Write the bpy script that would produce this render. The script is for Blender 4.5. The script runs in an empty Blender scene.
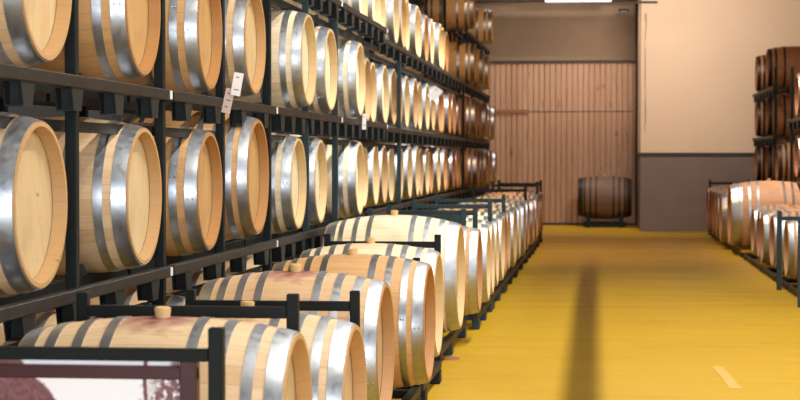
import bpy, bmesh, math, random
from mathutils import Vector, Matrix
random.seed(7)
PI = math.pi
scene = bpy.context.scene
C = scene.collection
# ------------------------------------------------------------------ camera
F_PX, H = 1800.0, 1.40
pitch = math.atan(42 / F_PX)
yaw = math.atan(203 * math.cos(pitch) / F_PX)
cam = bpy.data.cameras.new('camera')
cam.sensor_width = 36.0
cam.lens = F_PX / 800 * 36.0
cam.clip_start, cam.clip_end = 0.1, 200
cam.dof.use_dof = True
cam.dof.focus_distance = 9.0
cam.dof.aperture_fstop = 5.6
co = bpy.data.objects.new('camera', cam); C.objects.link(co)
co.location = (0, 0, H)
co.rotation_euler = (PI / 2 - pitch, 0, yaw)
scene.camera = co
# ------------------------------------------------------------------ world, lights, exposure
w = bpy.data.worlds.new('world'); scene.world = w; w.use_nodes = True
w.node_tree.nodes['Background'].inputs[0].default_value = (0.75, 0.85, 1, 1)
w.node_tree.nodes['Background'].inputs[1].default_value = 0.6
scene.view_settings.view_transform = 'Standard'
scene.view_settings.look = 'None'
scene.view_settings.gamma = 1
scene.view_settings.use_curve_mapping = False
scene.view_settings.exposure = 0.12

def area(name, loc, rot, sx, sy, power, col, spread=180):
    l = bpy.data.lights.new(name, 'AREA'); l.shape = 'RECTANGLE'
    l.size, l.size_y, l.energy, l.color = sx, sy, power, col
    l.spread = math.radians(spread)
    o = bpy.data.objects.new(name, l); C.objects.link(o)
    o.location = loc; o.rotation_euler = rot
    return o
# daylight through the big loading door behind the camera
area('door_daylight', (1.2, -3.6, 1.4), (PI / 2, 0, 0), 4.6, 2.0, 660, (0.86, 0.93, 1.0))
# high windows along the right hand wall
area('window_daylight', (5.6, 7.5, 4.6), (0, math.radians(62), 0), 2.0, 13.0, 360, (0.90, 0.95, 1.0))
# strip lamp under the ceiling, then added fill lights (housings are built further down)
area('strip_lamp_light', (1.0, 11.0, 6.52), (0, 0, 0), 0.06, 15.0, 850, (1.0, 0.95, 0.86))
area('far_wall_fill_light', (1.1, 30.0, 4.75), (math.radians(78), 0, 0), 0.8, 0.4, 90, (1.0, 0.88, 0.76), 120)  # unseen fill added to light the beige far wall
area('gate_fill_light', (-1.0, 35.5, 6.4), (math.radians(14), 0, 0), 2.6, 0.25, 54, (1.0, 0.88, 0.78), 100)  # added above the view to brighten the timber gate
area('far_aisle_fill_light', (0.2, 24.0, 6.3), (math.radians(38), 0, math.radians(12)), 1.5, 0.5, 130, (1.0, 0.70, 0.42), 100)  # warm fill added for the far barrels and far floor

area('left_rack_fill_light', (0.5, 20.5, 6.0), (0, math.radians(52), 0), 0.3, 13.0, 560, (0.93, 0.97, 1.0), 84)  # added to brighten the left rack while sparing the floor
area('right_row_fill_light', (1.0, 24.0, 5.6), (0, math.radians(-42), 0), 0.3, 9.0, 330, (1.0, 0.88, 0.76), 80)  # unseen fill added to lift the low right row

# ------------------------------------------------------------------ materials
def new_mat(name):
    m = bpy.data.materials.new(name); m.use_nodes = True
    nt = m.node_tree; nt.nodes.clear()
    out = nt.nodes.new('ShaderNodeOutputMaterial')
    b = nt.nodes.new('ShaderNodeBsdfPrincipled')
    nt.links.new(b.outputs[0], out.inputs[0])
    return m, nt, b

class G:
    """small helper for wiring nodes"""
    def __init__(s, nt): s.nt = nt
    def n(s, t, **k):
        x = s.nt.nodes.new(t)
        for a, v in k.items(): setattr(x, a, v)
        return x
    def put(s, sock, v):
        if isinstance(v, bpy.types.NodeSocket): s.nt.links.new(v, sock)
        elif isinstance(v, (tuple, list)) and len(v) == 3 and sock.type == 'RGBA': sock.default_value = (*v, 1)
        else: sock.default_value = v
    def m(s, op, a, b=0.0, c=None):
        x = s.n('ShaderNodeMath', operation=op); s.put(x.inputs[0], a); s.put(x.inputs[1], b)
        if c is not None: s.put(x.inputs[2], c)
        return x.outputs[0]
    def mix(s, f, a, b, blend='MIX'):
        x = s.n('ShaderNodeMix', data_type='RGBA', blend_type=blend)
        s.put(x.inputs[0], f); s.put(x.inputs[6], a); s.put(x.inputs[7], b)
        return x.outputs[2]
    def noise(s, vec, scale, detail=3, rough=0.5, dist=0.0):
        x = s.n('ShaderNodeTexNoise'); s.put(x.inputs['Vector'], vec)
        x.inputs['Scale'].default_value = scale; x.inputs['Detail'].default_value = detail
        x.inputs['Roughness'].default_value = rough; x.inputs['Distortion'].default_value = dist
        return x.outputs[0]
    def ramp(s, f, lo, hi, a=0.0, b=1.0):
        x = s.n('ShaderNodeMapRange'); s.put(x.inputs[0], f)
        x.inputs[1].default_value = lo; x.inputs[2].default_value = hi
        x.inputs[3].default_value = a; x.inputs[4].default_value = b
        return x.outputs[0]
    def xyz(s, x, y, z):
        c = s.n('ShaderNodeCombineXYZ'); s.put(c.inputs[0], x); s.put(c.inputs[1], y); s.put(c.inputs[2], z)
        return c.outputs[0]
    def bump(s, h, strength, dist, bsdf):
        x = s.n('ShaderNodeBump'); x.inputs['Strength'].default_value = strength
        x.inputs['Distance'].default_value = dist; s.put(x.inputs['Height'], h)
        s.nt.links.new(x.outputs[0], bsdf.inputs['Normal'])

def oak(name, base, dark, head=False, stain=0.0, rough=0.6):
    m, nt, b = new_mat(name); g = G(nt)
    tc = g.n('ShaderNodeTexCoord'); sp = g.n('ShaderNodeSeparateXYZ')
    nt.links.new(tc.outputs['Object'], sp.inputs[0])
    X, Y, Z = sp.outputs
    rnd = g.n('ShaderNodeObjectInfo').outputs['Random']
    if head:
        ang = g.m('MULTIPLY', g.m('SUBTRACT', rnd, 0.5), 0.5)
        u = g.m('ADD', g.m('MULTIPLY', Y, g.m('COSINE', ang)), g.m('MULTIPLY', Z, g.m('SINE', ang)))
        v = g.m('SUBTRACT', g.m('MULTIPLY', Z, g.m('COSINE', ang)), g.m('MULTIPLY', Y, g.m('SINE', ang)))
        t = g.m('MULTIPLY', g.m('ADD', u, 1.0), 11.0)
        gv = g.xyz(g.m('MULTIPLY', u, 60.0), g.m('MULTIPLY', v, 4.0), g.m('MULTIPLY', rnd, 40.0))
    else:
        t = g.m('MULTIPLY', g.m('ADD', g.m('ARCTAN2', Z, Y), PI), 32 / (2 * PI))
        gv = g.xyz(g.m('MULTIPLY', X, 4.0), g.m('MULTIPLY', t, 3.5), g.m('MULTIPLY', rnd, 40.0))
    idx = g.m('FLOOR', t); fr = g.m('FRACT', t)
    wn = g.n('ShaderNodeTexWhiteNoise', noise_dimensions='2D')
    nt.links.new(g.xyz(idx, g.m('MULTIPLY', rnd, 37.0), 0.0), wn.inputs['Vector'])
    stave = wn.outputs['Value']
    grain = g.noise(gv, 1.0, 4, 0.6, 0.3)
    col = g.mix(g.m('MULTIPLY', g.m('MULTIPLY', stave, stave), (0.42 if not head else 0.25)), base, dark)
    col = g.mix(g.ramp(grain, 0.45, 0.8, 0, 0.45), col, dark)
    big = g.noise(tc.outputs['Object'], 5.0, 3, 0.6)
    col = g.mix(g.ramp(big, 0.52, 0.75, 0, 0.35), col, tuple(c * 0.72 for c in dark))
    edge = g.m('ABSOLUTE', g.m('SUBTRACT', fr, 0.5))
    line = g.ramp(edge, 0.470, 0.495, 0, 0.40 if not head else 0.28)
    col = g.mix(line, col, tuple(c * 0.45 for c in dark))
    # dark knots
    kn = g.noise(g.xyz(g.m('MULTIPLY', X if not head else v, 22.0), g.m('MULTIPLY', t, 1.9), g.m('MULTIPLY', rnd, 91.0)), 1.0, 1)
    col = g.mix(g.ramp(kn, 0.78, 0.82, 0, 0.6), col, (0.10, 0.045, 0.02))
    if stain > 0 and not head:
        r = g.m('SQRT', g.m('ADD', g.m('MULTIPLY', X, X), g.m('MULTIPLY', Y, Y)))
        r = g.m('ADD', r, g.m('MULTIPLY', g.m('SUBTRACT', g.noise(tc.outputs['Object'], 14.0, 3), 0.5), 0.22))
        up = g.ramp(Z, 0.2, 0.3)
        col = g.mix(g.m('MULTIPLY', g.ramp(r, 0.05, 0.17, stain, 0), up), col, (0.22, 0.035, 0.05))
    nt.links.new(col, b.inputs['Base Color'])
    b.inputs['Roughness'].default_value = rough
    g.bump(g.m('SUBTRACT', g.m('MULTIPLY', grain, 0.4), line), 0.35, 0.003, b)
    return m

def metal(name, col, rough, metallic=1.0, speck=0.25, scale=30):
    m, nt, b = new_mat(name); g = G(nt)
    tc = g.n('ShaderNodeTexCoord')
    n1 = g.noise(tc.outputs['Object'], scale, 4, 0.6)
    n2 = g.noise(tc.outputs['Object'], 4.0, 3, 0.6)
    c = g.mix(g.ramp(n1, 0.45, 0.75, 0, speck), col, tuple(x * 0.45 for x in col))
    c = g.mix(g.ramp(n2, 0.5, 0.75, 0, 0.3), c, tuple(x * 0.55 for x in col))
    nt.links.new(c, b.inputs['Base Color'])
    b.inputs['Metallic'].default_value = metallic
    nt.links.new(g.ramp(n1, 0.3, 0.7, rough - 0.06, rough + 0.12), b.inputs['Roughness'])
    g.bump(n1, 0.12, 0.002, b)
    return m

def plain(name, col, rough=0.6, var=0.15, scale=8.0, emit=0.0, spec=0.5):
    m, nt, b = new_mat(name); g = G(nt)
    tc = g.n('ShaderNodeTexCoord')
    n1 = g.noise(tc.outputs['Object'], scale, 4, 0.6)
    c = g.mix(g.ramp(n1, 0.4, 0.75, 0, 1.0), col, tuple(x * (1 - var) for x in col))
    nt.links.new(c, b.inputs['Base Color']); b.inputs['Roughness'].default_value = rough
    b.inputs['Specular IOR Level'].default_value = spec
    if emit:
        b.inputs['Emission Color'].default_value = (1, 0.97, 1, 1); b.inputs['Emission Strength'].default_value = emit
    return m

TONES = {  # base, dark
    'pale':   ((0.74, 0.53, 0.31), (0.50, 0.28, 0.11)),
    'cream':  ((0.88, 0.75, 0.54), (0.64, 0.43, 0.20)),
    'golden': ((0.62, 0.36, 0.15), (0.40, 0.19, 0.055)),
    'tan':    ((0.64, 0.42, 0.23), (0.44, 0.23, 0.10)),
    'rosy':   ((0.60, 0.34, 0.20), (0.40, 0.18, 0.09)),
    'dusky':   ((0.40, 0.18, 0.075), (0.22, 0.085, 0.035)),  # browner oak for far rows, their dim warm light put into its colour
    'dark':   ((0.17, 0.095, 0.055), (0.09, 0.048, 0.03)),
}
CHIME = {k: oak('oak_chime_' + k, tuple(c * f for c, f in zip(v[0], (0.64, 0.52, 0.36))), v[1]) for k, v in TONES.items()}
BODY = {k: oak('oak_staves_' + k, *v, stain=(0.95 if k in ('tan', 'pale') else 0.2)) for k, v in TONES.items()}
HEADM = {k: oak('oak_head_' + k, tuple(c * f for c, f in zip(v[0], (0.80, 0.86, 0.80))), v[1], head=True, rough=0.55) for k, v in TONES.items()}
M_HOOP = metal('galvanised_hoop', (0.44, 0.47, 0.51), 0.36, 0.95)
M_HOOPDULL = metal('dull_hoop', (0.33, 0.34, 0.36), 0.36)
M_HOOPDARK = metal('dark_hoop', (0.05, 0.042, 0.04), 0.5)
M_BUNG = plain('bung_cork', (0.72, 0.50, 0.22), 0.6)
M_RACK = plain('rack_black_paint', (0.009, 0.012, 0.012), 0.5, 0.3, spec=0.15)
M_BEAM = plain('worn_beam_paint', (0.026, 0.022, 0.018), 0.5, 0.55, 14, spec=0.2)
M_TEAL = plain('blue_grey_paint', (0.024, 0.042, 0.048), 0.45, 0.3, spec=0.2)
M_BRACK = plain('bracket_paint', (0.018, 0.022, 0.022), 0.5, 0.4, spec=0.2)
M_WHITE = plain('white_mark', (0.75, 0.75, 0.72), 0.7, 0.05)
M_MAROON = plain('maroon_paint', (0.050, 0.010, 0.012), 0.45, 0.3)
M_PAPER = plain('label_paper', (0.80, 0.76, 0.76), 0.8, 0.1)
M_PINKPAPER = plain('pink_paper', (0.56, 0.42, 0.38), 0.8, 0.15)
M_INK = plain('ink', (0.05, 0.05, 0.12), 0.7, 0.05)

# ------------------------------------------------------------------ mesh helpers
def link(name, bm, mat, parent=None, loc=None):
    me = bpy.data.meshes.new(name)
    bm.normal_update(); bm.to_mesh(me); bm.free()
    me.materials.append(mat)
    o = bpy.data.objects.new(name, me); C.objects.link(o)
    if parent: o.parent = parent
    if loc: o.location = loc
    return o

def box(bm, x0, x1, y0, y1, z0, z1, bev=0.0):
    r = bmesh.ops.create_cube(bm, size=1.0)
    for v in r['verts']:
        v.co = Vector(((x0 + x1) / 2 + v.co.x * (x1 - x0), (y0 + y1) / 2 + v.co.y * (y1 - y0), (z0 + z1) / 2 + v.co.z * (z1 - z0)))
    if bev:
        bmesh.ops.bevel(bm, geom=list({e for v in r['verts'] for e in v.link_edges}), offset=bev, segments=1, affect='EDGES')
    return bm

def boxes(*bs, bev=0.0):
    bm = bmesh.new()
    for b in bs: box(bm, *b, bev=bev)
    return bm

def prism(bm, pts, y0, y1):
    """pts in (x,z), extruded along y"""
    a = [bm.verts.new((x, y0, z)) for x, z in pts]; b = [bm.verts.new((x, y1, z)) for x, z in pts]
    bm.faces.new(a); bm.faces.new(list(reversed(b)))
    for i in range(len(pts)):
        j = (i + 1) % len(pts); bm.faces.new((a[j], a[i], b[i], b[j]))

def prism_yz(bm, pts, x0, x1):
    a = [bm.verts.new((x0, y, z)) for y, z in pts]; b = [bm.verts.new((x1, y, z)) for y, z in pts]
    bm.faces.new(a); bm.faces.new(list(reversed(b)))
    for i in range(len(pts)):
        j = (i + 1) % len(pts); bm.faces.new((a[j], a[i], b[i], b[j]))

def revolve_x(bm, prof, n=56, closed=False):
    """revolve (x, r) profile about X"""
    rings = []
    for x, r in prof:
        rings.append([bm.verts.new((x, r * math.cos(2 * PI * i / n), r * math.sin(2 * PI * i / n))) for i in range(n)])
    m = len(rings)
    for k in range(m if closed else m - 1):
        a, b = rings[k], rings[(k + 1) % m]
        for i in range(n):
            j = (i + 1) % n
            f = bm.faces.new((a[i], a[j], b[j], b[i])); f.smooth = True
    return rings

def smooth_by_angle(o, deg=35):
    bm = bmesh.new(); bm.from_mesh(o.data)
    for e in bm.edges:
        if len(e.link_faces) == 2 and e.calc_face_angle(0) > math.radians(deg): e.smooth = False
    bmesh.ops.recalc_face_normals(bm, faces=bm.faces)
    bm.to_mesh(o.data); bm.free()

def thing(name, label, cat, loc=(0, 0, 0), group=None, rotz=0.0):
    o = bpy.data.objects.new(name, None); C.objects.link(o)
    o.empty_display_size = 0.1
    o.location = loc; o.rotation_euler = (0, 0, rotz); o['label'] = label; o['category'] = cat
    if group: o['group'] = group
    return o

def tag(o, label, cat, group=None):
    o['label'] = label; o['category'] = cat
    if group: o['group'] = group
    return o

def struct(name, bm, mat, parent=None, loc=None):
    o = link(name, bm, mat, parent, loc)
    if not parent: o['kind'] = 'structure'
    return o

# ------------------------------------------------------------------ setting
def floor_mat():
    m, nt, b = new_mat('yellow_epoxy_floor'); g = G(nt)
    tc = g.n('ShaderNodeTexCoord'); P = tc.outputs['Object']
    n1 = g.noise(P, 0.6, 4, 0.6); 
    mp = g.n('ShaderNodeMapping'); nt.links.new(P, mp.inputs[0]); mp.inputs['Scale'].default_value = (0.5, 2.5, 1)
    n2 = g.noise(mp.outputs[0], 1.0, 5, 0.65)
    n3 = g.noise(P, 40.0, 3, 0.6)
    c = g.mix(g.ramp(n1, 0.35, 0.7, 0, 0.6), (0.54, 0.335, 0.014), (0.49, 0.270, 0.010))
    c = g.mix(g.ramp(n2, 0.5, 0.75, 0, 0.5), c, (0.42, 0.17, 0.02))
    c = g.mix(g.ramp(n3, 0.68, 0.78, 0, 0.3), c, (0.30, 0.14, 0.03))
    nt.links.new(c, b.inputs['Base Color'])
    nt.links.new(g.ramp(n2, 0.3, 0.7, 0.42, 0.56), b.inputs['Roughness'])
    b.inputs['Specular IOR Level'].default_value = 0.22
    g.bump(n3, 0.05, 0.002, b)
    return m
struct('floor', boxes((-5.0, 6.2, -4.0, 38.2, -0.2, 0.0)), floor_mat())
M_CEIL = plain('ceiling_panel', (0.30, 0.27, 0.24), 0.8, 0.1, 2)
struct('ceiling', boxes((-5.0, 6.2, -4.0, 38.2, 7.0, 7.2)), M_CEIL)
M_DARKWALL = plain('shade_dark_wall', (0.012, 0.011, 0.010), 0.8, 0.2, 2)  # darkness in the rack gaps put into the wall colour
struct('wall_left', boxes((-5.0, -4.8, -4.0, 38.0, 0.0, 7.0)), M_DARKWALL)
M_TAN = plain('tan_plaster', (0.40, 0.27, 0.18), 0.85, 0.12, 1.5)
# right wall: leaves the high window band open
struct('wall_right', boxes((6.0, 6.2, -4.0, 38.0, 0.0, 3.6), (6.0, 6.2, -4.0, 38.0, 5.8, 7.0), (6.0, 6.2, 15.0, 38.0, 3.6, 5.8), (6.0, 6.2, -4.0, 0.0, 3.6, 5.8)), M_TAN)
struct('wall_near', boxes((-5.0, -1.1, -4.2, -4.0, 0.0, 7.0), (4.3, 6.2, -4.2, -4.0, 0.0, 7.0), (-1.1, 4.3, -4.2, -4.0, 4.6, 7.0)), M_TAN)

YW, YG = 37.7, 34.5          # recessed wooden gate wall / projecting plaster wall
M_BRPL = plain('brown_plaster', (0.36, 0.25, 0.165), 0.85, 0.18, 1.2)
struct('wall_far', boxes((-5.0, 0.71, YW + 0.1, YW + 0.3, 0.0, 7.0)), M_BRPL)
M_BEIGE = plain('beige_plaster', (0.76, 0.57, 0.41), 0.85, 0.06, 0.8)
struct('wall_right_far', boxes((0.71, 6.0, YG, YW + 0.3, 1.50, 7.0)), M_BEIGE)
M_GREY = plain('taupe_wainscot_paint', (0.20, 0.145, 0.125), 0.7, 0.12, 1.5)
struct('trim_1', boxes((0.705, 6.0, YG - 0.012, YW + 0.3, 0.0, 1.43)), M_GREY)
M_DTRIM = plain('dark_trim', (0.03, 0.022, 0.018), 0.6, 0.2)
struct('trim_2', boxes((0.69, 6.0, YG - 0.03, YW + 0.3, 1.43, 1.50)), M_DTRIM)
struct('trim_3', boxes((0.66, 0.70, YW - 0.15, YW + 0.1, 0.0, 4.6)), M_DTRIM)

bm = bmesh.new(); zz = 1.9; pts = []
while zz < 4.2: pts.append((0.80 + random.uniform(-0.02, 0.02), zz)); zz += 0.16
for (xa, za), (xb, zb) in zip(pts, pts[1:]): box(bm, min(xa, xb) - 0.004, max(xa, xb) + 0.004, YG - 0.004, YG - 0.0005, za, zb)
crk = tag(link('wall_crack', bm, M_TAN), 'thin vertical crack in the beige plaster beside the timber gate', 'crack')
# wooden gate: vertical boards
def gate_mat():
    m, nt, b = new_mat('pine_boards'); g = G(nt)
    tc = g.n('ShaderNodeTexCoord'); sp = g.n('ShaderNodeSeparateXYZ'); nt.links.new(tc.outputs['Object'], sp.inputs[0])
    X, Y, Z = sp.outputs
    t = g.m('DIVIDE', g.m('ADD', X, 20.0), 0.115)
    wn = g.n('ShaderNodeTexWhiteNoise', noise_dimensions='1D'); nt.links.new(g.m('FLOOR', t), wn.inputs['W'])
    gr = g.noise(g.xyz(g.m('MULTIPLY', X, 14.0), g.m('MULTIPLY', Z, 1.2), 0.0), 1.5, 4, 0.65, 0.5)
    c = g.mix(g.m('MULTIPLY', wn.outputs[0], 0.6), (0.52, 0.32, 0.21), (0.40, 0.22, 0.13))
    c = g.mix(g.ramp(gr, 0.5, 0.72, 0, 0.6), c, (0.27, 0.13, 0.075))
    kn = g.noise(g.xyz(g.m('MULTIPLY', t, 0.9), g.m('MULTIPLY', Z, 3.0), 4.0), 1.0, 1)
    c = g.mix(g.ramp(kn, 0.70, 0.76, 0, 0.6), c, (0.16, 0.07, 0.04))
    nt.links.new(c, b.inputs['Base Color']); b.inputs['Roughness'].default_value = 0.7
    return m
M_GATE = gate_mat()
gate = thing('door_1', 'wide pinkish timber gate of vertical boards closing the far end of the aisle', 'gate')
del gate['label']; del gate['category']; gate['kind'] = 'structure'
bm = bmesh.new()
x = -3.4
while x < 0.63:
    box(bm, x + 0.008, x + 0.107, YW - 0.03, YW + 0.02, 0.03, 3.38, bev=0.006); x += 0.115
box(bm, -3.4, 0.64, YW + 0.02, YW + 0.06, 0.0, 3.38)
link('board_panel', bm, M_GATE, gate)
M_RAILW = plain('brown_rail', (0.30, 0.13, 0.06), 0.6, 0.2)
link('rail', boxes((-2.6, -1.55, YW - 0.07, YW - 0.03, 2.34, 2.41)), M_RAILW, gate)
link('seam_strip', boxes((-1.55, 0.63, YW - 0.04, YW - 0.03, 2.36, 2.375)), M_DTRIM, gate)
link('head_rail', boxes((-3.4, 0.66, YW - 0.06, YW + 0.08, 3.38, 3.43)), M_DTRIM, gate)
struct('baseboard_far', boxes((-3.4, 0.66, YW - 0.05, YW - 0.03, 0.0, 0.05)), M_DTRIM)
struct('shade_beam', boxes((-5.0, 6.2, 19.3, 19.6, 4.75, 5.5), (-5.0, 6.2, 19.3, 19.6, 6.3, 7.0), (1.3, 6.2, 19.3, 19.6, 5.5, 6.3), (-5.0, 0.2, 19.3, 19.6, 5.5, 6.3)), M_CEIL)      # unseen beam added across the aisle to shade the far floor
struct('trim_4', boxes((-5.0, 0.71, 36.9, 37.15, 4.60, 4.95)), M_DTRIM)      # dark girder in front of the recess

# ceiling lights
M_LAMPW = plain('lit_tube_cover', (0.9, 0.85, 0.92), 0.4, 0.02, 2, emit=1.1)
M_HOUSE = plain('lamp_housing', (0.03, 0.03, 0.03), 0.5, 0.2, spec=0.2)
t = thing('ceiling_light', 'white tube light hanging under the dark girder above the timber gate', 'light', (-0.50, 36.2, 4.52))
link('diffuser', boxes((-0.66, 0.66, -0.10, 0.10, 0.0, 0.14), bev=0.01), M_LAMPW, t)
link('housing', boxes((-0.75, 0.75, -0.13, 0.13, 0.14, 0.22)), M_HOUSE, t)
link('bracket', boxes((-0.6, -0.55, 0.0, 0.75, 0.22, 0.27), (0.55, 0.6, 0.0, 0.75, 0.22, 0.27)), M_HOUSE, t)
l2 = bpy.data.lights.new('tube_light', 'AREA'); l2.shape = 'RECTANGLE'; l2.size, l2.size_y = 1.3, 0.2; l2.energy = 14; l2.color = (1, 0.85, 0.75)
lo = bpy.data.objects.new('tube_light', l2); C.objects.link(lo); lo.parent = t; lo.location = (0, 0, -0.02)
def fixture(x, y, z, sx, sy, label):
    t = thing('ceiling_light', label, 'light', (x, y, z))
    link('housing', boxes((-sx / 2 - .05, sx / 2 + .05, -sy / 2 - .05, sy / 2 + .05, 0.03, 0.12)), M_HOUSE, t)
    link('hanger', boxes((-0.02, 0.02, -sy / 3, -sy / 3 + .04, 0.12, 7.0 - z), (-0.02, 0.02, sy / 3 - .04, sy / 3, 0.12, 7.0 - z)), M_HOUSE, t)
fixture(1.0, 11.0, 6.52, 0.14, 15.0, 'long strip light over the aisle, out of the picture above')
fixture(-1.0, 35.5, 6.42, 2.6, 0.25, 'unseen fill light added close in front of the timber gate')  # from here on, housings for the added fill lights, out of view
fixture(1.1, 29.9, 4.95, 0.8, 0.3, 'unseen fill light added in front of the beige far wall')
fixture(0.55, 20.5, 6.12, 0.3, 13.0, 'long unseen fill light added to brighten the tall left rack')
fixture(0.95, 24.0, 5.72, 0.3, 9.0, 'unseen fill light added to brighten the low right row')
fixture(0.2, 24.0, 6.5, 1.5, 0.5, 'unseen fill light added over the far half of the aisle')
# pipe added out of view under the strip light to cast the long floor shadow
bm = bmesh.new(); revolve_x(bm, [(-8.0, 0.0), (-8.0, 0.042), (8.0, 0.042), (8.0, 0.0)], 20)
bmesh.ops.rotate(bm, verts=bm.verts, cent=(0, 0, 0), matrix=Matrix.Rotation(PI / 2, 3, 'Z'))
p = tag(link('shadow_pipe', bm, M_HOUSE), 'unseen pipe added high over the aisle to cast the floor shadow', 'pipe')
p.location = (0.582, 11.25, 4.1); p.rotation_euler = (0, 0, 0.0024)

# small sensor and conduit at the corner of the recess
t = thing('wall_sensor', 'small dark sensor box fixed by the top of the beige wall corner', 'sensor', (0.42, 37.2, 4.40))
link('body', boxes((-0.10, 0.10, -0.04, 0.02, -0.02, 0.05), bev=0.01), M_HOUSE, t)
link('lens', boxes((-0.07, 0.07, -0.05, -0.04, -0.015, 0.0)), M_PAPER, t)
tag(link('conduit', boxes((0.60, 1.02, YG - 0.05, YG - 0.01, 4.33, 4.37)), M_DTRIM), 'short black conduit sticking out across the top of the beige wall', 'conduit')

# floor marks
M_TAPE = plain('pale_tape', (0.72, 0.42, 0.08), 0.5, 0.3, 20)
bm = bmesh.new(); v = [bm.verts.new(p) for p in ((0.77, 11.05, 0.0015), (0.84, 11.05, 0.0015), (0.80, 12.2, 0.0015), (0.73, 12.2, 0.0015))]; bm.faces.new(v)
r = bmesh.ops.extrude_face_region(bm, geom=bm.faces[:]); bmesh.ops.translate(bm, verts=[e for e in r['geom'] if isinstance(e, bmesh.types.BMVert)], vec=(0, 0, 0.001))
tag(link('tape_strip', bm, M_TAPE), 'faded pale tape strip stuck on the yellow floor', 'tape')

# ------------------------------------------------------------------ barrels
def prof_r(x, L, rh, rb):
    t = abs(x) / (L / 2)
    return rh + (rb - rh) * (1 - t * t) ** 0.9 if t < 1 else rh

def make_barrel(L, rh, rb, tone, hoopmat, bung, simple=False):
    root = bpy.data.objects.new('wine_barrel' if L < 0.94 else 'large_wine_barrel', None); C.objects.link(root); root.empty_display_size = 0.1
    n = 28
    out = [(-L / 2 + L * i / n, prof_r(-L / 2 + L * i / n, L, rh, rb)) for i in range(n + 1)]
    ins, th = 0.052, 0.021
    prof = [(-L / 2 + 0.002, rh - 0.002)] + out[1:-1] + [(L / 2 - 0.002, rh - 0.002)]
    for s in (-1, 1):
        bm = bmesh.new()
        revolve_x(bm, [(s * (L / 2 - ins), rh - th - 0.004), (s * L / 2, rh - th + 0.004), (s * L / 2, rh), (s * (L / 2 - 0.006), rh + 0.001)], 64)
        c = link('chime', bm, CHIME[tone], root); smooth_by_angle(c)
    bm = bmesh.new(); revolve_x(bm, prof, 64)
    b = link('stave_body', bm, BODY[tone], root); smooth_by_angle(b)
    for s in (-1, 1):
        bm = bmesh.new()
        xa = s * (L / 2 - ins - 0.002)
        rr = rh - th - 0.003
        bmesh.ops.create_cone(bm, cap_ends=True, segments=56, radius1=rr, radius2=rr, depth=0.022, matrix=Matrix.Translation((xa - s * 0.011, 0, 0)) @ Matrix.Rotation(PI / 2, 4, 'Y'))
        bmesh.ops.recalc_face_normals(bm, faces=bm.faces)
        link('head', bm, HEADM[tone], root)
    k = L / 0.83
    for s in (-1, 1):
        for a, wd in (((0.007, 0.056), (0.092, 0.036), (0.180, 0.034), (0.268, 0.034)) if bung or L == 0.86 else ((0.007, 0.062), (0.108, 0.040), (0.255, 0.036))):
            a *= k; wd *= (1 + (k - 1) * 2.2 if a < 0.03 and k > 1.1 else 1)
            bm = bmesh.new(); pts = []
            for q in range(5):
                xx = L / 2 - a - wd * q / 4
                pts.append((s * xx, prof_r(xx, L, rh, rb) + 0.0035))
            inner = [(x_, r_ - 0.005) for x_, r_ in reversed(pts)]
            revolve_x(bm, pts + inner, 64, closed=True)
            # two rivets where the band overlaps
            ang = random.uniform(2.7, 3.6)
            for dx in (0.3, 0.7):
                xx = L / 2 - a - wd * dx; rr = prof_r(xx, L, rh, rb) + 0.004
                bmesh.ops.create_uvsphere(bm, u_segments=6, v_segments=4, radius=0.005, matrix=Matrix.Translation((s * xx, rr * math.cos(ang), rr * math.sin(ang))))
            bmesh.ops.recalc_face_normals(bm, faces=bm.faces)
            h = link('hoop', bm, hoopmat, root); smooth_by_angle(h)
    if bung:
        bm = bmesh.new()
        bmesh.ops.create_cone(bm, cap_ends=True, segments=20, radius1=0.022, radius2=0.028, depth=0.05, matrix=Matrix.Translation((0, 0, rb + 0.008)))
        bmesh.ops.bevel(bm, geom=[e for e in bm.edges if len(e.link_faces) == 2 and e.calc_face_angle(0) > 1], offset=0.004, segments=2, affect='EDGES')
        link('bung', bm, M_BUNG, root)
    return root
STD, LONG, MID, BIG, PUN = (0.83, 0.31, 0.365), (0.89, 0.31, 0.362), (0.86, 0.334, 0.392), (0.95, 0.365, 0.435), (1.14, 0.43, 0.50)
protos, used = {}, {}
def barrel(size, tone, hoop, bung, loc, label, group=None, cat='barrel', roll=None):
    key = (size, tone, hoop, bung)
    if key not in protos:
        o = make_barrel(*size, tone, {'bright': M_HOOP, 'dull': M_HOOPDULL, 'dark': M_HOOPDARK}[hoop], bung)
        protos[key] = o
    else:
        src = protos[key]; o = src.copy(); C.objects.link(o)
        for ch in src.children:
            c = ch.copy(); c.parent = o; C.objects.link(c)
    o.location = loc
    tz = random.uniform(-0.012, 0.012)
    rx = random.uniform(-0.05, 0.05) if bung else random.uniform(-0.3, 0.3) + random.choice([0, PI])
    o.rotation_euler = (rx, 0, tz)
    o['label'] = label; o['category'] = cat
    if group: o['group'] = group
    elif 'group' in o: del o['group']
    return o
ORD = ['first', 'second', 'third', 'fourth', 'fifth', 'sixth', 'seventh', 'eighth', 'ninth', 'tenth', 'eleventh', 'twelfth', 'thirteenth', 'fourteenth', 'fifteenth', 'sixteenth', 'seventeenth', 'eighteenth', 'nineteenth', 'twentieth', 'twenty-first', 'twenty-second', 'twenty-third', 'twenty-fourth', 'twenty-fifth', 'twenty-sixth', 'twenty-seventh', 'twenty-eighth', 'twenty-ninth', 'thirtieth']

XF = -2.08
CZ = {0: 0.375, 1: 1.225, 2: 2.08, 3: 3.00, 4: 3.90}
BZ = {0: 0.03, 1: 0.88, 2: 1.727, 3: 2.645, 4: 3.54, 5: 4.40}     # tops of the beams
TIER = {0: 'bottom', 1: 'second', 2: 'third', 3: 'fourth', 4: 'top'}
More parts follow.
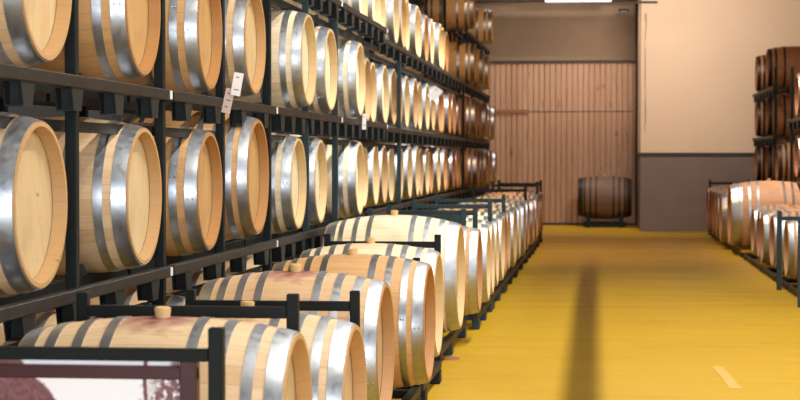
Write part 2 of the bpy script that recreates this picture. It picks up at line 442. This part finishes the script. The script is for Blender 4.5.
# near part of the tall rack: one barrel per bay
near = {
  1: [(6.53, 'pale', 0, 0), (8.05, 'pale', 0, 0), (9.43, 'golden', 0, 0), (10.45, 'golden', 0.05, 0.065), (12.25, 'cream', 0, 0.0), (13.42, 'cream', -0.03, 0), (15.40, 'cream', 0, 0)],
  2: [(6.61, 'pale', 0, 0.0), (8.04, 'golden', 0, 0.01), (9.44, 'golden', 0, 0.0), (10.70, 'pale', 0, 0.02), (12.33, 'cream', 0.06, 0), (13.74, 'cream', 0, 0), (15.43, 'cream', 0, 0)],
}
UL = 3.15
cells = [17.35 + UL * k + 0.42 + 0.77 * q for k in range(6) for q in range(4)]
far = {1: [c for c in cells if c < 36.1], 2: [c for c in cells if c < 36.1],
       3: [15.5] + [c for c in cells if c < 27.6] + [cells[16], cells[18] + 0.2, cells[20]],
       4: [cells[16], cells[21]]}
desc = {1: {0: 'pale barrel with whole light head showing, nearest', 1: 'pale barrel with a broad silvery end hoop, second', 2: 'golden barrel with two close grey hoops, third', 3: 'golden barrel pulled forward, fourth', 4: 'cream barrel with scuffed grey end hoop, fifth', 5: 'cream barrel in a narrow gap, sixth', 6: 'cream barrel with whitish staves, seventh'}}
for lv, lst in near.items():
    for i, (y, tone, dx, dz) in enumerate(lst):
        lab = '%s oak barrel, %s from near end on the %s tier of tall left rack' % (tone, ORD[i], TIER[lv])
        if lv == 1:
            lab = desc[1][i] + ' on second tier of tall left rack'
        barrel(MID if (lv, i) == (1, 3) else STD, tone, 'bright', False, (XF - 0.415 + dx, y, CZ[lv] + dz), lab, 'barrels lying in the near bays of the tall left rack')
for lv, lst in far.items():
    for i, y in enumerate(lst):
        if y < 23: tone = random.choice(['cream', 'cream', 'pale'])  # tone carries the lighting by depth: paler where lit, browner at the dim end
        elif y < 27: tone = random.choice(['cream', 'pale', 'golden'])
        elif y < 30: tone = random.choice(['golden', 'rosy', 'dusky'])
        else: tone = 'dusky'
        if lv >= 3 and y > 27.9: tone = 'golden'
        n0 = i + len(near.get(lv, []))
        where = ('%s tier of tall left rack, %s beyond the wide bays' % (TIER[lv], ORD[i])) if lv < 4 else ('top tier of tall left rack, %s' % ('nearer of the two' if i == 0 else 'farther of the two'))
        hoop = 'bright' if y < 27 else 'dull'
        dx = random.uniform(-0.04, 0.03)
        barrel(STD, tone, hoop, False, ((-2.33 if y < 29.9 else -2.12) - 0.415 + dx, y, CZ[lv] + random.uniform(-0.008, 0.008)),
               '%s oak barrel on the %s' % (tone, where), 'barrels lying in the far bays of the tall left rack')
# second row of barrels seen in the gaps, deeper in the tall rack
for lv in (0, 1, 2):
    for i, y in enumerate([5.75, 7.25, 8.75]):
        barrel(STD, 'golden', 'dull', False, (XF - 0.415 - 0.93, y, CZ[lv]),
               'golden oak barrel deep in the %s tier of tall left rack, %s bay' % (TIER[lv], ORD[i]), 'barrels deep in the tall left rack')
for i, y in enumerate([6.3, 7.5, 8.9, 10.4, 11.8, 13.2, 14.8]):
    barrel(STD, 'pale', 'bright', False, (XF - 0.415, y, CZ[0]), 'pale oak barrel in the dark bottom tier of tall left rack, %s bay' % ORD[i], 'barrels in the bottom tier of the tall left rack')

# low left row
def low(y, x, z, size, tone, label, hoop='bright'):
    barrel(size, tone, hoop, True, (x - size[0] / 2, y, z), label, 'barrels lying in the low row left of the aisle')
low(5.75, -0.98, 0.52, LONG, 'pale', 'pale oak barrel with wine-stained yellow bung, nearest whole one in the low row')
low(6.72, -0.925, 0.458, STD, 'pale', 'slightly sunken pale oak barrel between two black frames in the low row')
low(8.10, -0.975, 0.52, STD, 'tan', 'tan oak barrel with pale bung behind the second black frame')
low(9.55, -0.915, 0.52, STD, 'golden', 'golden brown oak barrel with dull grey hoops in the low row', 'dull')
low(10.80, -0.98, 0.52, STD, 'cream', 'small looking cream oak barrel mostly hidden behind the golden brown one')
low(12.75, -1.0, 0.56, BIG, 'cream', 'large cream oak barrel with very broad silver end hoop in the low row')
low(13.70, -0.93, 0.54, STD, 'golden', 'oak barrel tucked right behind the large cream barrel')
k = 0
for y in (15.0, 15.78, 16.92, 17.66, 18.39, 19.2, 19.95, 20.7, 21.45, 22.2, 22.95, 23.7, 24.55, 25.3, 26.05, 26.8, 27.6, 28.85, 29.6):
    tone = 'cream' if y < 18 else random.choice(['cream', 'pale', 'golden']) if y < 22 else random.choice(['golden', 'rosy']) if y < 25 else 'dusky' if y > 28.5 else 'rosy'  # oak turns browner with distance, standing in for the dimmer light there
    low(y, -0.97 + random.uniform(-0.03, 0.03), 0.52 + random.uniform(-0.01, 0.01), STD, tone, '%s oak barrel in the low left row, %s beyond the large cream barrel' % (tone, ORD[k + 1]), 'bright' if y < 24 else 'dull')
    k += 1

# low right row
def lowr(y, x, z, size, tone, label, hoop='bright'):
    barrel(size, tone, hoop, True, (x + size[0] / 2, y, z), label, 'barrels lying in the low row right of the aisle')
near_r = [17.6, 18.55, 20.1, 21.1, 22.0, 22.95, 23.9, 24.85]
for i, y in enumerate(near_r):
    lowr(y, 2.0 + random.uniform(-0.02, 0.04), 0.40, STD, 'golden' if i < 4 else 'rosy', '%s oak barrel in the low right row, %s from the near end' % ('golden' if i < 4 else 'rosy', ORD[i]))
lowr(26.6, 1.83, 0.57, PUN, 'rosy', 'very large oak barrel rising above its neighbours in the low right row', 'bright')
for i, y in enumerate([28.1, 29.4, 30.6, 31.8, 33.0]):
    lowr(y, 1.80 + i * 0.02, 0.48, BIG, 'rosy' if i < 3 else 'dusky', '%s oak barrel beyond the very large barrel in the low right row' % ORD[i], 'dull')
# tall right rack
RL = {1: 1.29, 2: 2.12, 3: 2.94}
for lv, z in RL.items():
    for i, y in enumerate([33.5, 31.3] + ([29.5] if lv == 1 else [])):
        barrel(STD, 'dusky', 'dark', False, (2.78 + 0.415, y, z), 'dark brown barrel, %s tier of the far right rack, %s from the wall' % ({1: 'lowest visible', 2: 'middle', 3: 'topmost'}[lv], ORD[i]), 'barrels in the tall right rack')
for lv, z in ((1, 1.42), (2, 2.33)):
    for i, y in enumerate([27.2, 26.2]):
        barrel(STD, 'dusky', 'dull', False, (2.85 + 0.415, y, z), 'brown barrel at the right picture edge, %s tier, %s' % ({1: 'lower', 2: 'upper'}[lv], ['farther', 'nearer'][i]), 'barrels in the tall right rack')
# lone barrel on its stand in front of the gate
barrel((1.08, 0.37, 0.435), 'dark', 'dark', True, (0.04, 36.75, 0.60), 'single dark barrel on a black stand in front of the timber gate')
t = thing('barrel_stand', 'low black stand carrying the single dark barrel by the timber gate', 'stand', (0.04, 36.75, 0))
for s in (-1, 1):
    bm = bmesh.new(); prism_yz(bm, [(-0.36, 0.0), (0.36, 0.0), (0.36, 0.26), (0.25, 0.26), (0.12, 0.185), (-0.12, 0.185), (-0.25, 0.26), (-0.36, 0.26)], s * 0.33 - 0.04, s * 0.33 + 0.04)
    link('cradle', bm, M_RACK, t)
    link('rail', boxes((-0.42, 0.42, s * 0.3 - 0.03, s * 0.3 + 0.03, 0.02, 0.10)), M_RACK, t)

# ------------------------------------------------------------------ tall rack units
def rack_unit(xf, sgn, y0, y1, zb, posts, ztop, label, group, brk=True, depth=0.84, pback=0.0, pfront=(), mpost=None, mark=True, bset=0.0):
    """xf: plane of the front beam; sgn = -1 rack runs away to -x; zb = top of the beam"""
    t = thing('barrel_rack', label, 'rack', (xf, y0, zb), group)
    Ln = y1 - y0
    def X(a): return sgn * a
    def bx(a, b, *r): return (min(X(a), X(b)), max(X(a), X(b)), *r)
    mp = mpost or M_RACK
    fb = link('front_beam', boxes(bx(0.0 + bset, 0.045 + bset, 0.01, Ln - 0.01, -0.05, 0.0), bev=0.004), M_BEAM, t)
    link('rear_beam', boxes(bx(depth, depth + 0.045, 0.01, Ln - 0.01, -0.05, 0.0), bev=0.004), M_RACK, t)
    for py in posts:
        for a in ((0.03 if py in pfront else 0.03 + pback), depth - 0.03):
            link('post', boxes(bx(a, a + 0.046, py - y0 - 0.024, py - y0 + 0.024, -0.05, ztop - zb - 0.052), bev=0.004), mp, t)
    bm = bmesh.new()
    for a in (0.22, 0.62):
        box(bm, *bx(a, a + 0.05, 0.02, Ln - 0.02, -0.055, -0.005))
    n = max(2, int(Ln / 0.32))
    link('cradle_rail', bm, M_RACK, t)
    if zb > 0.3:
        link('lower_rail', boxes(bx(0.10, 0.14, 0.02, Ln - 0.02, -0.22, -0.175)), M_RACK, t)
    if brk:
        q = 0.32
        nb = int(round(Ln / (0.66 if y0 < 11 else 0.40 if y0 < 17 else 0.62)))
        for i in range(nb):
            yy = Ln * (i + 0.5) / nb
            bm = bmesh.new()
            wt, wb, hh = 0.080, 0.052, (0.085 if y0 < 11 else 0.10)
            for fx in (0.008, 0.075):
                prism_yz(bm, [(yy - wt, -0.05), (yy + wt, -0.05), (yy + wb, -0.05 - hh), (yy - wb, -0.05 - hh)], X(fx), X(fx + 0.006))
            box(bm, *bx(0.008, 0.081, yy - wb, yy + wb, -0.056 - hh, -0.05 - hh))
            box(bm, *bx(0.014, 0.075, yy - 0.004, yy + 0.004, -0.05 - hh, -0.05))
            bmesh.ops.recalc_face_normals(bm, faces=bm.faces)
            link('bracket', bm, M_BRACK, fb)
    if mark:
        e = link('beam_cap', boxes(bx(-0.004 + bset, 0.0 + bset, Ln - 0.055, Ln - 0.02, -0.045, -0.005)), M_WHITE, fb)
    return t
units = [(5.40, 8.50, [5.65, 7.02, 8.46]), (8.52, 11.33, [9.83, 11.24]), (11.35, 14.20, [12.72, 14.14]), (14.22, 17.22, [16.0, 17.1])]   # the last bay's posts stand deeper
for k in range(6):
    a = 17.25 + UL * k
    units.append((a, min(a + UL - 0.02, 37.2), [a + 0.05, a + UL - 0.08]))
for ui, (a, b, ps) in enumerate(units):
    top = 3 if b < 12 else 4
    if b > 32: top = 5
    for lv in range(0, top):
        isfar = a > 17.2
        rack_unit(XF + 0.02 if not isfar else XF - 0.17, -1, a, b, BZ[lv], ps, BZ[lv + 1],
                  'black steel rack section, %s tier of tall left stack, %s from near end' % (TIER[lv], ORD[ui]),
                  'rack sections of the tall left stack', brk=lv > 0, pback=(0.32 if isfar else 0.45 if ui == 3 else 0.0), pfront=((ps[1],) if ui in (4, 7) and lv in (1, 2) else ()), mark=(not isfar and lv > 0), mpost=(M_RACK if a < 11 else M_TEAL if a < 21 else M_RACK))
# rubber chocks wedged under the near barrels
def chock(x, y, z, label):
    bm = bmesh.new(); prism_yz(bm, [(-0.05, 0), (0.05, 0), (0.04, 0.035), (-0.02, 0.075), (-0.04, 0.07)], -0.03, 0.03)
    bmesh.ops.recalc_face_normals(bm, faces=bm.faces)
    o = link('barrel_chock', bm, M_HOUSE); o.location = (x, y, z)
    tag(o, label, 'chock', 'chocks under barrels of the tall left rack')
for lv in (1, 2):
    for i, (y, tone, dx, dz) in enumerate(near[lv]):
        chock(XF - 0.245, y - 0.25, BZ[lv] - 0.025, 'black wedge chock on the %s tier, under the %s barrel from near end' % (TIER[lv], ORD[i]))

# right tall rack
for a, b, lvs, ps in ((30.2, 34.3, ((0.08, 0.94), (0.94, 1.77), (1.77, 2.59), (2.59, 2.95)), [32.4, 30.3]), (25.6, 28.0, ((0.15, 1.06), (1.06, 1.98), (1.98, 2.82)), [27.7, 25.75])):
    for i, (z0, z1) in enumerate(lvs):
        rack_unit(2.78, 1, a, b, z0, ps, z1, 'black steel rack section at %s of the %s right hand stack' % (['the foot', 'the second level', 'the third level', 'the top'][i], 'farther' if a > 30 else 'nearer'), 'rack sections of the tall right stack', mark=False)

# ------------------------------------------------------------------ low racks with end frames
def low_rack(side, xo, xi, y0, y1, label, zt=0.92, frames=(1, 1), mat=None, zbase=0.15, bar=(0.085, 0.045)):
    """xo: aisle side x, xi: inner x"""
    mat = mat or M_RACK
    t = thing('low_barrel_rack', label, 'rack', ((xo + xi) / 2, y0, 0), 'low portable racks beside the aisle')
    cx = (xo + xi) / 2; Ln = y1 - y0; h = abs(xo - xi) / 2
    for s, nm in ((-1, 'side_rail'), (1, 'side_rail')):
        link(nm, boxes((s * h - 0.025, s * h + 0.025, 0.0, Ln, zbase - 0.07, zbase - 0.02), bev=0.004), M_BEAM, t)
        for py in (0.12, Ln - 0.12) + ((Ln / 2,) if Ln > 1.8 else ()):
            bm = bmesh.new(); box(bm, s * h - 0.03, s * h + 0.03, py - 0.07, py + 0.07, 0.0, zbase - 0.07, bev=0.004)
            link('foot', bm, mat, t)
    for py in (0.1, Ln - 0.1):
        link('cross_member', boxes((-h, h, py - 0.03, py + 0.03, zbase - 0.075, zbase - 0.03)), mat, t)
    for py, on in ((0.0, frames[0]), (Ln, frames[1])):
        if not on: continue
        for s in (-1, 1):
            link('post', boxes((s * h - 0.02, s * h + 0.02, py - 0.02, py + 0.02, zbase - 0.02, zt), bev=0.003), mat, t)
        link('top_bar', boxes((-h + 0.02, h - 0.02, py - 0.018, py + 0.018, zt - bar[0], zt - bar[1]), bev=0.003), mat, t)
    return t
XO, XI = -1.03, -1.73
low_rack(-1, XO, XI - 0.25, 4.74, 6.05, 'nearest black low rack with a wide top bar crossing the front barrel', frames=(1, 0), zt=0.945, bar=(0.092, 0.058))
low_rack(-1, XO - 0.035, XI - 0.08, 6.14, 7.35, 'black low rack around the sunken pale barrel, second from the near end', frames=(1, 0), zt=0.93)
low_rack(-1, XO, XI, 7.45, 9.95, 'black low rack holding the tan and the golden brown barrel', zt=0.845)
low_rack(-1, XO, XI, 10.1, 11.25, 'black low rack around the small looking cream barrel', frames=(0, 1))
low_rack(-1, XO - 0.06, XI - 0.1, 11.4, 14.12, 'low rack under the large cream barrel, blue-grey frame at its far end', frames=(0, 1), mat=M_TEAL, zt=1.0, bar=(0.15, 0.05))
fr = [(14.58, 16.5, M_TEAL), (16.56, 18.78, M_TEAL), (18.82, 21.2, M_RACK), (21.25, 24.12, M_RACK), (24.2, 26.2, M_RACK), (26.25, 28.4, M_RACK), (28.45, 30.1, M_RACK)]
for i, (a, b, m) in enumerate(fr):
    low_rack(-1, XO, XI, a, b, 'low barrel rack of the left row, %s beyond the large cream barrel' % ORD[i], frames=(1 if i == 0 else 0, 1 if i not in (2, 4) else 0), mat=m, zt=1.02 if i < 3 else 1.03)
fr = [(17.1, 19.3, (0, 0)), (19.4, 20.6, (0, 0)), (20.7, 22.4, (0, 0)), (22.5, 25.3, (0, 0)), (25.6, 28.9, (0, 0)), (29.0, 31.2, (0, 0)), (31.3, 33.6, (0, 1))]
for i, (a, b, f_) in enumerate(fr):
    low_rack(1, 1.96, 2.66, a, b, 'low barrel rack of the right row, %s from the near end' % ORD[i], frames=f_, zbase=0.08, zt=1.0, mat=M_RACK)
for i, (x, y, l) in enumerate([(1.86, 19.4, 'farther'), (1.84, 17.15, 'nearer')]):
    t = thing('rack_frame', '%s dark teal end frame standing by the low right row' % l, 'frame', (x, y, 0), 'end frames at the low right row')
    for a in (0.0, 0.72): link('post', boxes((a - 0.025, a + 0.025, -0.02, 0.02, 0.0, 0.84), bev=0.003), M_TEAL, t)
    link('top_bar', boxes((0.025, 0.695, -0.018, 0.018, 0.74, 0.78), bev=0.003), M_TEAL, t)

# maroon frame with the stained white board, bottom left corner
def board_mat():
    m, nt, b = new_mat('wine_stained_white_board'); g = G(nt)
    tc = g.n('ShaderNodeTexCoord'); sp = g.n('ShaderNodeSeparateXYZ'); nt.links.new(tc.outputs['Object'], sp.inputs[0])
    X, Y, Z = sp.outputs
    n1 = g.noise(g.xyz(X, 0.0, Z), 9.0, 4, 0.65)
    n2 = g.noise(g.xyz(X, 3.0, Z), 60.0, 3, 0.7)
    # left blotch with a rounded edge, right blotch low down
    d1 = g.m('ADD', X, g.m('MULTIPLY', Z, 0.9)); d1 = g.m('ADD', d1, g.m('MULTIPLY', n1, 0.06))
    left = g.ramp(d1, -0.150, -0.140, 1, 0)
    dr = g.m('ADD', g.m('SUBTRACT', X, g.m('MULTIPLY', Z, 0.9)), g.m('MULTIPLY', n1, 0.3))
    right = g.ramp(dr, 0.25, 0.30, 0, 1)
    lines = g.ramp(g.m('ABSOLUTE', g.m('SUBTRACT', g.m('ADD', X, g.m('MULTIPLY', n1, 0.03)), 0.120)), 0.004, 0.007, 1, 0)
    msk = g.m('MAXIMUM', left, g.m('MULTIPLY', right, g.ramp(n2, 0.40, 0.5)))
    msk = g.m('MAXIMUM', msk, lines)
    red = g.mix(g.ramp(n2, 0.35, 0.65), (0.13, 0.045, 0.05), (0.27, 0.12, 0.13))
    c = g.mix(msk, (0.93, 0.92, 0.95), red)
    nt.links.new(c, b.inputs['Base Color']); b.inputs['Roughness'].default_value = 0.7
    return m
t = thing('framed_board', 'white wine-stained board in a maroon steel frame under the nearest black bar', 'board', (-1.37, 4.86, 0.0))
link('board', boxes((-0.34, 0.235, 0.03, 0.045, 0.08, 0.86)), board_mat(), t)
bb = t.children[0]
for v in bb.data.vertices: v.co.z -= 0.75
bb.location.z = 0.75
link('top_rail', boxes((-0.34, 0.26, -0.01, 0.02, 0.788, 0.824), bev=0.003), M_MAROON, t)
link('upright', boxes((0.213, 0.26, -0.015, 0.03, 0.0, 0.855), bev=0.003), M_MAROON, t)
link('upright', boxes((-0.38, -0.34, -0.015, 0.03, 0.0, 0.855), bev=0.003), M_MAROON, t)

# ------------------------------------------------------------------ paper labels
def paper(x, y, z, wd, hg, tilt, mat, label, lines=2):
    t = thing('paper_label', label, 'label', (x, y, z))
    t.rotation_euler = (0, tilt, math.radians(14))
    link('sheet', boxes((-wd / 2, wd / 2, -0.0008, 0.0008, -hg / 2, hg / 2)), mat, t)
    bm = bmesh.new()
    for k in range(lines):
        zz = hg * (0.3 - 0.55 * k / max(1, lines - 1))
        box(bm, -wd * 0.25, wd * (0.1 + 0.15 * (k % 2)), -0.0016, -0.0009, zz - hg * 0.02, zz + hg * 0.02)
    link('print', bm, M_INK, t)
paper(-2.02, 9.60, 1.71, 0.048, 0.135, math.radians(12), M_PINKPAPER, 'pinkish paper label dangling from the rack post, lower of the pair', 3)
paper(-1.97, 9.60, 1.80, 0.052, 0.125, math.radians(10), M_PAPER, 'white paper label hanging beside the pinkish one on the rack post', 2)
paper(-2.02, 15.2, 1.71, 0.034, 0.135, math.radians(2), M_PAPER, 'narrow white label hanging on the beam above the seventh barrel', 2)
paper(-2.18, 23.4, 2.24, 0.13, 0.17, math.radians(38), M_PAPER, 'white paper sheet turned like a diamond on a far third tier barrel', 1)

# round plates lying on the floor at the rack foot
for x, y in ((-1.06, 12.45),):
    bm = bmesh.new()
    bmesh.ops.create_cone(bm, cap_ends=True, segments=28, radius1=0.075, radius2=0.07, depth=0.012, matrix=Matrix.Translation((0, 0, 0.006)))
    o = link('floor_plate', bm, M_RAILW); o.location = (x, y, 0)
    tag(o, 'small brown disc on the yellow floor at the foot of the low left row', 'disc')
